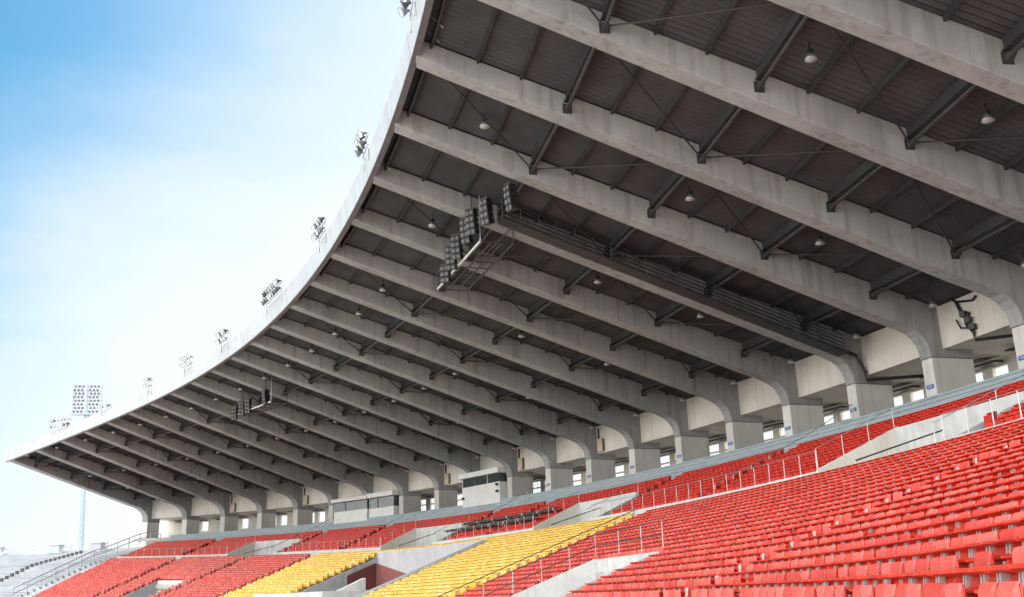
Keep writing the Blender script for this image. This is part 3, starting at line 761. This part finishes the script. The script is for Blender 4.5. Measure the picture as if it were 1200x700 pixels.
# ------------------------------------------------------------------ speaker platforms and their catwalk
def platform(u0, u1, d0, d1, dz, name, label):
    um = (u0 + u1) / 2; base = Vector(POS(um, (d0 + d1) / 2, soffit(um, (d0 + d1) / 2) + dz))
    root = empty(name, base); tag(root, label, 'speaker platform')
    z = base.z
    def pt(u, D, h): return Vector(POS(u, D, h)) - base
    def bar(a, b, r_, mat, nm, n=6):
        m = MB(); m.tube([a, b], r_, n); m.build(nm, mat, root)
    bar(pt(u0, d1, z), pt(u1, d1, z), 0.07, 'wrail', 'front_edge')
    bar(pt(u0, d0, z), pt(u1, d0, z), 0.06, 'steel', 'rear_edge')
    m = MB()
    for f in (0.34, 0.67): m.tube([pt(u0, d0 + (d1 - d0) * f, z - 0.02), pt(u1, d0 + (d1 - d0) * f, z - 0.02)], 0.05, 6)
    for i in range(9):
        u = u0 + (u1 - u0) * i / 8; m.tube([pt(u, d0, z), pt(u, d1, z)], 0.035, 5)
    m.build('floor_frame', 'steel', root)
    for u in (u0, u1):
        for D in (d0, d1):
            bar(pt(u, D, z), pt(u, D, soffit(u, D) + 0.9), 0.032, 'galv' if D == d1 and u == u1 else 'steel', 'hanger')
    bar(pt(u0, d1, z + 1.0), pt(u1, d1, z + 1.0), 0.035, 'drail', 'hand_rail')
    bar(pt(u0, d0, z + 1.0), pt(u1, d0, z + 1.0), 0.035, 'drail', 'hand_rail')
    return root, base
def line_array(u, D, h, yaw, label, n=5, tilt=0.0, grp=None, sc=1.0):
    root = empty('speaker_array', POS(u, D, h)); tag(root, label, 'loudspeaker', grp)
    mm = frame_mtx(u, D, h, 0, False, yaw); mm.translation = Vector((0, 0, 0))
    y = 0.0; z = 0.0; a = tilt
    m = MB(); m.box((0, -0.1, 0.06), (0.7 * sc, 0.5 * sc, 0.1), 0, mm); m.tube([mm @ Vector((0, -0.1, 0.1)), mm @ Vector((0, -0.1, 0.9))], 0.03, 5); m.build('hanging_frame', 'steel', root)
    for i in range(n):
        bm_ = mm @ Matrix.Translation((0, y, z - 0.2 * sc)) @ Matrix.Rotation(-a, 4, 'X')
        m = MB(); m.hexa([tuple(bm_ @ Vector((p[0] * sc, p[1] * sc, p[2] * sc))) for p in ((-0.25, -0.45, -0.15), (0.25, -0.45, -0.15), (0.34, 0.15, -0.19), (-0.34, 0.15, -0.19), (-0.25, -0.45, 0.15), (0.25, -0.45, 0.15), (0.34, 0.15, 0.19), (-0.34, 0.15, 0.19))])
        o = m.build('speaker_box', 'black', root, 0.015)
        m = MB()
        for x in (-0.17, 0.17): m.lathe([(0.10 * sc, 0.0), (0.135 * sc, 0.02), (0.13 * sc, 0.03), (0.04 * sc, 0.005), (0.0, 0.005)], 10, bm_ @ Matrix.Translation((x * sc, 0.153 * sc, 0)) @ Matrix.Rotation(R(-90), 4, 'X'))
        m.build('cone', 'cone', o)
        z -= 0.40 * sc * math.cos(a); y -= 0.40 * sc * math.sin(a) ; a += 0.07
PL, PB = platform(15.75, 17.25, 20.5, 22.3, -1.15, 'speaker_platform', 'larger steel speaker platform hanging under the roof near its free edge')
for u, D, dz, yaw, n in ((16.25, 22.7, 0.75, 0.3, 3), (16.52, 22.8, 1.35, 0.3, 4), (16.72, 22.8, 1.6, 0.25, 4), (17.05, 22.8, 1.85, 0.15, 4), (17.25, 22.8, 1.95, 0.1, 4), (17.55, 22.5, 1.9, -0.05, 4), (17.95, 21.9, 1.8, -0.3, 4)):
    line_array(u, D, PB.z + dz - 0.3, yaw + 0.55, 'black line array of loudspeakers on the larger platform under the roof', n, 0.05, 'loudspeakers on the larger platform', 0.82)
PL2, PB2 = platform(8.0, 9.4, 21.4, 22.9, -1.05, 'speaker_platform', 'smaller looking steel speaker platform under the far left part of the roof')
for k, (u, D, dz, yaw) in enumerate(((8.05, 23.3, 1.2, 0.3), (8.35, 23.3, 1.4, 0.2), (8.6, 23.3, 1.4, 0.1), (9.25, 23.2, 1.6, -0.3))):
    line_array(u, D, PB2.z + dz - 0.5, yaw + 0.4, 'black line array of loudspeakers on the far platform under the roof', 4, 0.05, 'loudspeakers on the far platform', 0.8)
cw = empty('catwalk', POS(17, 10, soffit(17, 10))); cwo = Vector(cw.location)
tag(cw, 'narrow steel maintenance catwalk running beside one roof rib to the larger speaker platform', 'catwalk')
def cpt(D, dz, t): return Vector(POS(17.0, D, soffit(17.0, D) + dz, t)) - cwo
for t in (FW + 0.12, FW + 0.95):
    for dz in (0.12, 0.34, 0.56, 0.78, 1.0):
        m = MB(); m.tube([cpt(1.0, dz, t), cpt(11, dz, t), cpt(21.2, dz, t)], 0.034, 5); m.build('rail', 'steel', cw)
m = MB(); m.hexa([cpt(1.0, 0.0, FW + 0.1), cpt(21.2, 0.0, FW + 0.1), cpt(21.2, 0.0, FW + 0.97), cpt(1.0, 0.0, FW + 0.97), cpt(1.0, 0.06, FW + 0.1), cpt(21.2, 0.06, FW + 0.1), cpt(21.2, 0.06, FW + 0.97), cpt(1.0, 0.06, FW + 0.97)]); m.build('walkway', 'steel', cw)
for D in urange(1.0, 21.2, 1.0):
    m = MB()
    for t in (FW + 0.12, FW + 0.95): m.tube([cpt(D, 0.0, t), cpt(D, 1.05, t)], 0.025, 5)
    m.build('post', 'lip', cw)
m = MB(); m.tube([cpt(1.4, 0.5, FW + 0.1), Vector(POS(17, -0.2, 12.6, FW + 0.2)) - cwo, Vector(POS(17, -0.6, 11.6, FW + 0.3)) - cwo, Vector(POS(17, -0.6, 11.15, FW + 0.3)) - cwo, Vector(POS(17.35, -4.0, 11.1, FW + 0.3)) - cwo], 0.10, 7); m.build('cable_duct', 'black', cw)

# pipes on the panel of the nearest bay, junction boxes, blue plates
pi = empty('pipe_cluster', POS(18.45, -0.7, 12.6)); po = Vector(pi.location); tag(pi, 'dark bent pipes and valves on the pale wall panel of the nearest bay', 'pipes')
def pp(u, D, h): return Vector(POS(u, D, h)) - po
for pts, r_ in (([(18.30, -0.66, 13.9), (18.38, -0.66, 13.5), (18.56, -0.64, 13.25), (18.60, -0.64, 13.4)], 0.06), ([(18.38, -0.66, 13.5), (18.42, -0.64, 12.9), (18.50, -0.62, 12.7), (18.46, -0.62, 12.2), (18.52, -0.64, 11.7), (18.52, -0.66, 11.3), (18.9, -3.4, 11.25)], 0.085), ([(18.36, -0.62, 12.6), (18.40, -0.6, 12.1), (18.47, -0.6, 12.0)], 0.045)):
    m = MB(); m.tube([pp(*p) for p in pts], r_, 7); m.build('pipe', 'black', pi)
m = MB(); 
for p in ((18.46, -0.55, 12.72), (18.50, -0.55, 12.35), (18.53, -0.58, 11.95)): m.box(tuple(pp(*p)), (0.3, 0.3, 0.28))
m.build('valve_box', 'steel', pi)
jb = None
for i, lab in ((2, 'first from the left'), (4, 'second from the left'), (8, 'left of the white press box'), (10, 'right of the white press box'), (12, 'nearest to the camera')):
    o = empty('junction_box', POS(i, -0.62, 12.1, FW + 0.75)); mm = frame_mtx(i, -0.62, 12.1); mm.translation = Vector((0, 0, 0))
    tag(o, 'beige junction box on a wall panel, ' + lab, 'junction box', 'junction boxes on the wall panels')
    m = MB(); m.box((0, 0, 0), (0.75, 0.3, 1.15), 0, mm); m.build('case', 'beige', o, 0.03)
    m = MB(); m.tube([mm @ Vector((-0.3, 0, 0.5)), mm @ Vector((-0.3, -0.02, 1.5))], 0.07, 6); m.tube([mm @ Vector((0.42, 0, -0.5)), mm @ Vector((0.42, 0, 0.5))], 0.05, 6); m.build('conduit', 'steel', o)
for i in range(11, 20):
    o = empty('column_plate', POS(i, 0.02, 9.55, FW / 2)); mm = frame_mtx(i, 0, 0); mm.translation = Vector((0, 0, 0))
    tag(o, 'small blue plate on the front of a roof column above the bench steps', 'sign', 'blue plates on the roof columns')
    m = MB(); m.box((0, -0.03, 0), (0.52, 0.03, 0.2), 0, mm); m.build('plate', 'blue', o)
    m = MB(); m.box((0, -0.01, 0.02), (0.36, 0.006, 0.03), 0, mm); m.box((0.02, -0.01, -0.04), (0.24, 0.006, 0.02), 0, mm); m.build('white_marks', 'wrail', o)

# ------------------------------------------------------------------ press boxes
def pressbox(u0, u1, D, db, h0, h1, h2, h3, label, npan, solid=True, name='press_box'):
    um = (u0 + u1) / 2; o = empty(name, POS(um, D, h0)); oo = Vector(o.location); tag(o, label, 'press box')
    def sec(m, a, b, d0, d1, lo, hi):
        c = [Vector(POS(a, d0, lo)) - oo, Vector(POS(b, d0, lo)) - oo, Vector(POS(b, d1, lo)) - oo, Vector(POS(a, d1, lo)) - oo, Vector(POS(a, d0, hi)) - oo, Vector(POS(b, d0, hi)) - oo, Vector(POS(b, d1, hi)) - oo, Vector(POS(a, d1, hi)) - oo]
        m.hexa(c)
    m = MB(); sec(m, u0, u1, D, D - 0.15, h0 - 1.0, h1); sec(m, u0, u0 + 0.02, D - 0.151, db, h0 - 1, h1); sec(m, u1 - 0.02, u1, D - 0.151, db, h0 - 1, h1); m.build('wall', 'cabin', o, 0.01)
    m = MB(); sec(m, u0 - 0.03, u1 + 0.03, D + 0.35, db, h2, h3); m.build('roof', 'cabin', o, 0.02)
    m = MB(); sec(m, u0, u1, db + 0.1, db, h1, h2); m.build('inner_wall', 'panel', o)
    for i in range(npan):
        a, b = u0 + (u1 - u0) * i / npan, u0 + (u1 - u0) * (i + 1) / npan
        m = MB(); sec(m, a, a + 0.013, D - 0.02, D - 0.12, h1 + 0.002, h2 - 0.002)
        w = m.build('window', 'lip' if i % 2 else 'wrail', o)
        m = MB(); sec(m, a + 0.014, b - 0.0135, D - 0.06, D - 0.08, h1 + 0.004, h2 - 0.004); m.build('pane', 'glass', w)
    for uu_, nm in ((u0, 0), (u1 - 0.01, 1)):
        m = MB(); sec(m, uu_, uu_ + 0.01, D - 0.13, db + 0.11, h1 + 0.004, h2 - 0.004); m.build('side_window', 'glass', o)
    return o
pressbox(5.3, 6.25, 0.7, -2.2, 8.8, 10.0, 11.07, 11.47, 'left part of the wide glazed press box between the roof columns', 3)
pressbox(6.28, 6.98, 0.55, -2.2, 8.8, 9.92, 11.1, 11.62, 'right part of the wide glazed press box between the roof columns', 3)
pressbox(8.95, 9.97, 0.7, -2.2, 8.5, 10.6, 11.45, 11.95, 'white press box with a blank white front below its windows', 3)
for u, h in ((9.92, 10.35), (9.92, 9.7), (8.99, 9.5)):
    o = empty('spotlight', POS(u, 0.8, h)); mm = frame_mtx(u, 0, 0); mm.translation = Vector((0, 0, 0)); tag(o, 'small dark spotlight fixed to the blank front of the white press box, ' + ('upper right' if h > 10 else 'lower right' if u > 9.5 else 'left'), 'spotlight', 'spotlights on the white press box')
    m = MB(); m.box((0, 0.02, 0), (0.3, 0.2, 0.22), 0, mm); m.build('case', 'steel', o, 0.02)
    m = MB(); m.box((0, -0.09, 0.0), (0.1, 0.05, 0.3), 0, mm); m.build('mount', 'black', o)
# black desks over the upper rows
for D, h, a, b, lab in ((7.75, 5.95, 10.75, 13.3, 'upper of the two long black desks over the upper red seats'), (8.97, 5.4, 10.6, 13.15, 'lower of the two long black desks over the upper red seats')):
    o = empty('press_desk', POS((a + b) / 2, D, h, 0, True)); oo = Vector(o.location); tag(o, lab, 'desk', 'long black desks among the upper seats')
    m = MB(); m.sweep(urange(a, b, 0.2), [(D - 0.22, h + 0.26), (D + 0.22, h + 0.22), (D + 0.22, h + 0.0), (D + 0.18, h + 0.0), (D + 0.18, h + 0.18), (D - 0.22, h + 0.22)], lf=True); m.v = [tuple(Vector(p) - oo) for p in m.v]; m.build('desk_top', 'black', o)
    for u in urange(a + 0.05, b - 0.05, 0.42):
        m = MB(); m.tube([Vector(POS(u, D + 0.1, h - 0.75, 0, True)) - oo, Vector(POS(u, D + 0.1, h + 0.15, 0, True)) - oo], 0.035, 6); m.box(tuple(Vector(POS(u, D + 0.24, h + 0.1, 0, True)) - oo), (0.12, 0.06, 0.2)); m.build('leg', 'wrail', o)

# ------------------------------------------------------------------ sky and sun
SUN_AZ, SUN_EL = R(32), R(46)
w = bpy.data.worlds.new('World'); SC.world = w; w.use_nodes = True
nt = w.node_tree; bg = nt.nodes['Background']
sky = nt.nodes.new('ShaderNodeTexSky'); sky.sky_type = 'NISHITA'; sky.sun_disc = False
sky.sun_elevation = SUN_EL; sky.sun_rotation = math.pi / 2 - SUN_AZ
sky.air_density = 1.0; sky.dust_density = 2.0; sky.ozone_density = 3.0; sky.altitude = 50
tc = nt.nodes.new('ShaderNodeTexCoord')
mp = nt.nodes.new('ShaderNodeMapping'); mp.inputs['Scale'].default_value = (1.0, 1.0, 2.6); mp.inputs['Rotation'].default_value = (0.3, 0.5, 0.4)
lk(nt, tc.outputs['Generated'], mp.inputs['Vector'])
nz = nt.nodes.new('ShaderNodeTexNoise'); nz.inputs['Scale'].default_value = 2.2; nz.inputs['Detail'].default_value = 7; nz.inputs['Roughness'].default_value = 0.55; nz.inputs['Distortion'].default_value = 0.4
lk(nt, mp.outputs['Vector'], nz.inputs['Vector'])
# hazy white veil low behind the stand, bright cloud added out of view over the pitch to light the seats
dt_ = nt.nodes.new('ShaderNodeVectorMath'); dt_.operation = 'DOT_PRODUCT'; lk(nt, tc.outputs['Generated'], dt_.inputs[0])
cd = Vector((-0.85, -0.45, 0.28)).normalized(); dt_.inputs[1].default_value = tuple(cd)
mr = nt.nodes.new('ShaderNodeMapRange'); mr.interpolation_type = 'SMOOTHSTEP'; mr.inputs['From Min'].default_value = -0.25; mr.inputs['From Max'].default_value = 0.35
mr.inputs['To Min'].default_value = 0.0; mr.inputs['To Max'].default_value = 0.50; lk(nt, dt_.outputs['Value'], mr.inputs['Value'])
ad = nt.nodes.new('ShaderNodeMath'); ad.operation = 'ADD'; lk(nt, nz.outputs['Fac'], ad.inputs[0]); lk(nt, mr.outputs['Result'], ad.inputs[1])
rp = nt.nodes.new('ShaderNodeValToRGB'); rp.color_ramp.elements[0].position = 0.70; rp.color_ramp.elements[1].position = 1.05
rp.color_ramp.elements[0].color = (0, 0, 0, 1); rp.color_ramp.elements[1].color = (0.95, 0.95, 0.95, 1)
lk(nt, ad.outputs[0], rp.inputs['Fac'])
mx = nt.nodes.new('ShaderNodeMix'); mx.data_type = 'RGBA'; lk(nt, rp.outputs['Color'], mx.inputs['Factor']); hs = nt.nodes.new('ShaderNodeHueSaturation'); hs.inputs['Hue'].default_value = 0.472; hs.inputs['Value'].default_value = 0.95; hs.inputs['Saturation'].default_value = 1.5; lk(nt, sky.outputs['Color'], hs.inputs['Color']); 
vd = nt.nodes.new('ShaderNodeVectorMath'); vd.operation = 'DOT_PRODUCT'; lk(nt, tc.outputs['Generated'], vd.inputs[0])
vc = Vector((math.cos(R(55)), math.sin(R(55)), 0.04)).normalized(); vd.inputs[1].default_value = tuple(vc)
vn = nt.nodes.new('ShaderNodeMath'); vn.operation = 'MULTIPLY_ADD'; lk(nt, nz.outputs['Fac'], vn.inputs[0]); vn.inputs[1].default_value = 0.15; lk(nt, vd.outputs['Value'], vn.inputs[2])
vm = nt.nodes.new('ShaderNodeMapRange'); vm.interpolation_type = 'SMOOTHSTEP'; lk(nt, vn.outputs[0], vm.inputs['Value'])
vm.inputs['From Min'].default_value = 0.84; vm.inputs['From Max'].default_value = 1.02; vm.inputs['To Max'].default_value = 0.96
vx = nt.nodes.new('ShaderNodeMix'); vx.data_type = 'RGBA'; lk(nt, vm.outputs['Result'], vx.inputs['Factor']); lk(nt, hs.outputs['Color'], vx.inputs['A']); vx.inputs['B'].default_value = (5.75, 6.05, 6.3, 1)
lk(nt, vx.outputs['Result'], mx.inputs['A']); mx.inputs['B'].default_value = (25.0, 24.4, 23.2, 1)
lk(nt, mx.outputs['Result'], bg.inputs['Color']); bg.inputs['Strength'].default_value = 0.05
sl = bpy.data.lights.new('sun', 'SUN'); sl.energy = 4.0; sl.angle = R(0.5); sl.color = (1.0, 0.95, 0.87)
so_ = bpy.data.objects.new('sun', sl); COL.objects.link(so_)
sd = Vector((math.cos(SUN_AZ) * math.cos(SUN_EL), math.sin(SUN_AZ) * math.cos(SUN_EL), math.sin(SUN_EL)))
so_.rotation_euler = sd.to_track_quat('Z', 'Y').to_euler(); so_.location = (0, 0, 80)
SC.view_settings.view_transform = 'Standard'; SC.view_settings.look = 'None'; SC.view_settings.gamma = 1.0
SC.view_settings.use_curve_mapping = False
SC.view_settings.exposure = 1.8
SC.render.engine = 'CYCLES'
SC.cycles.max_bounces = 8; SC.cycles.diffuse_bounces = 5
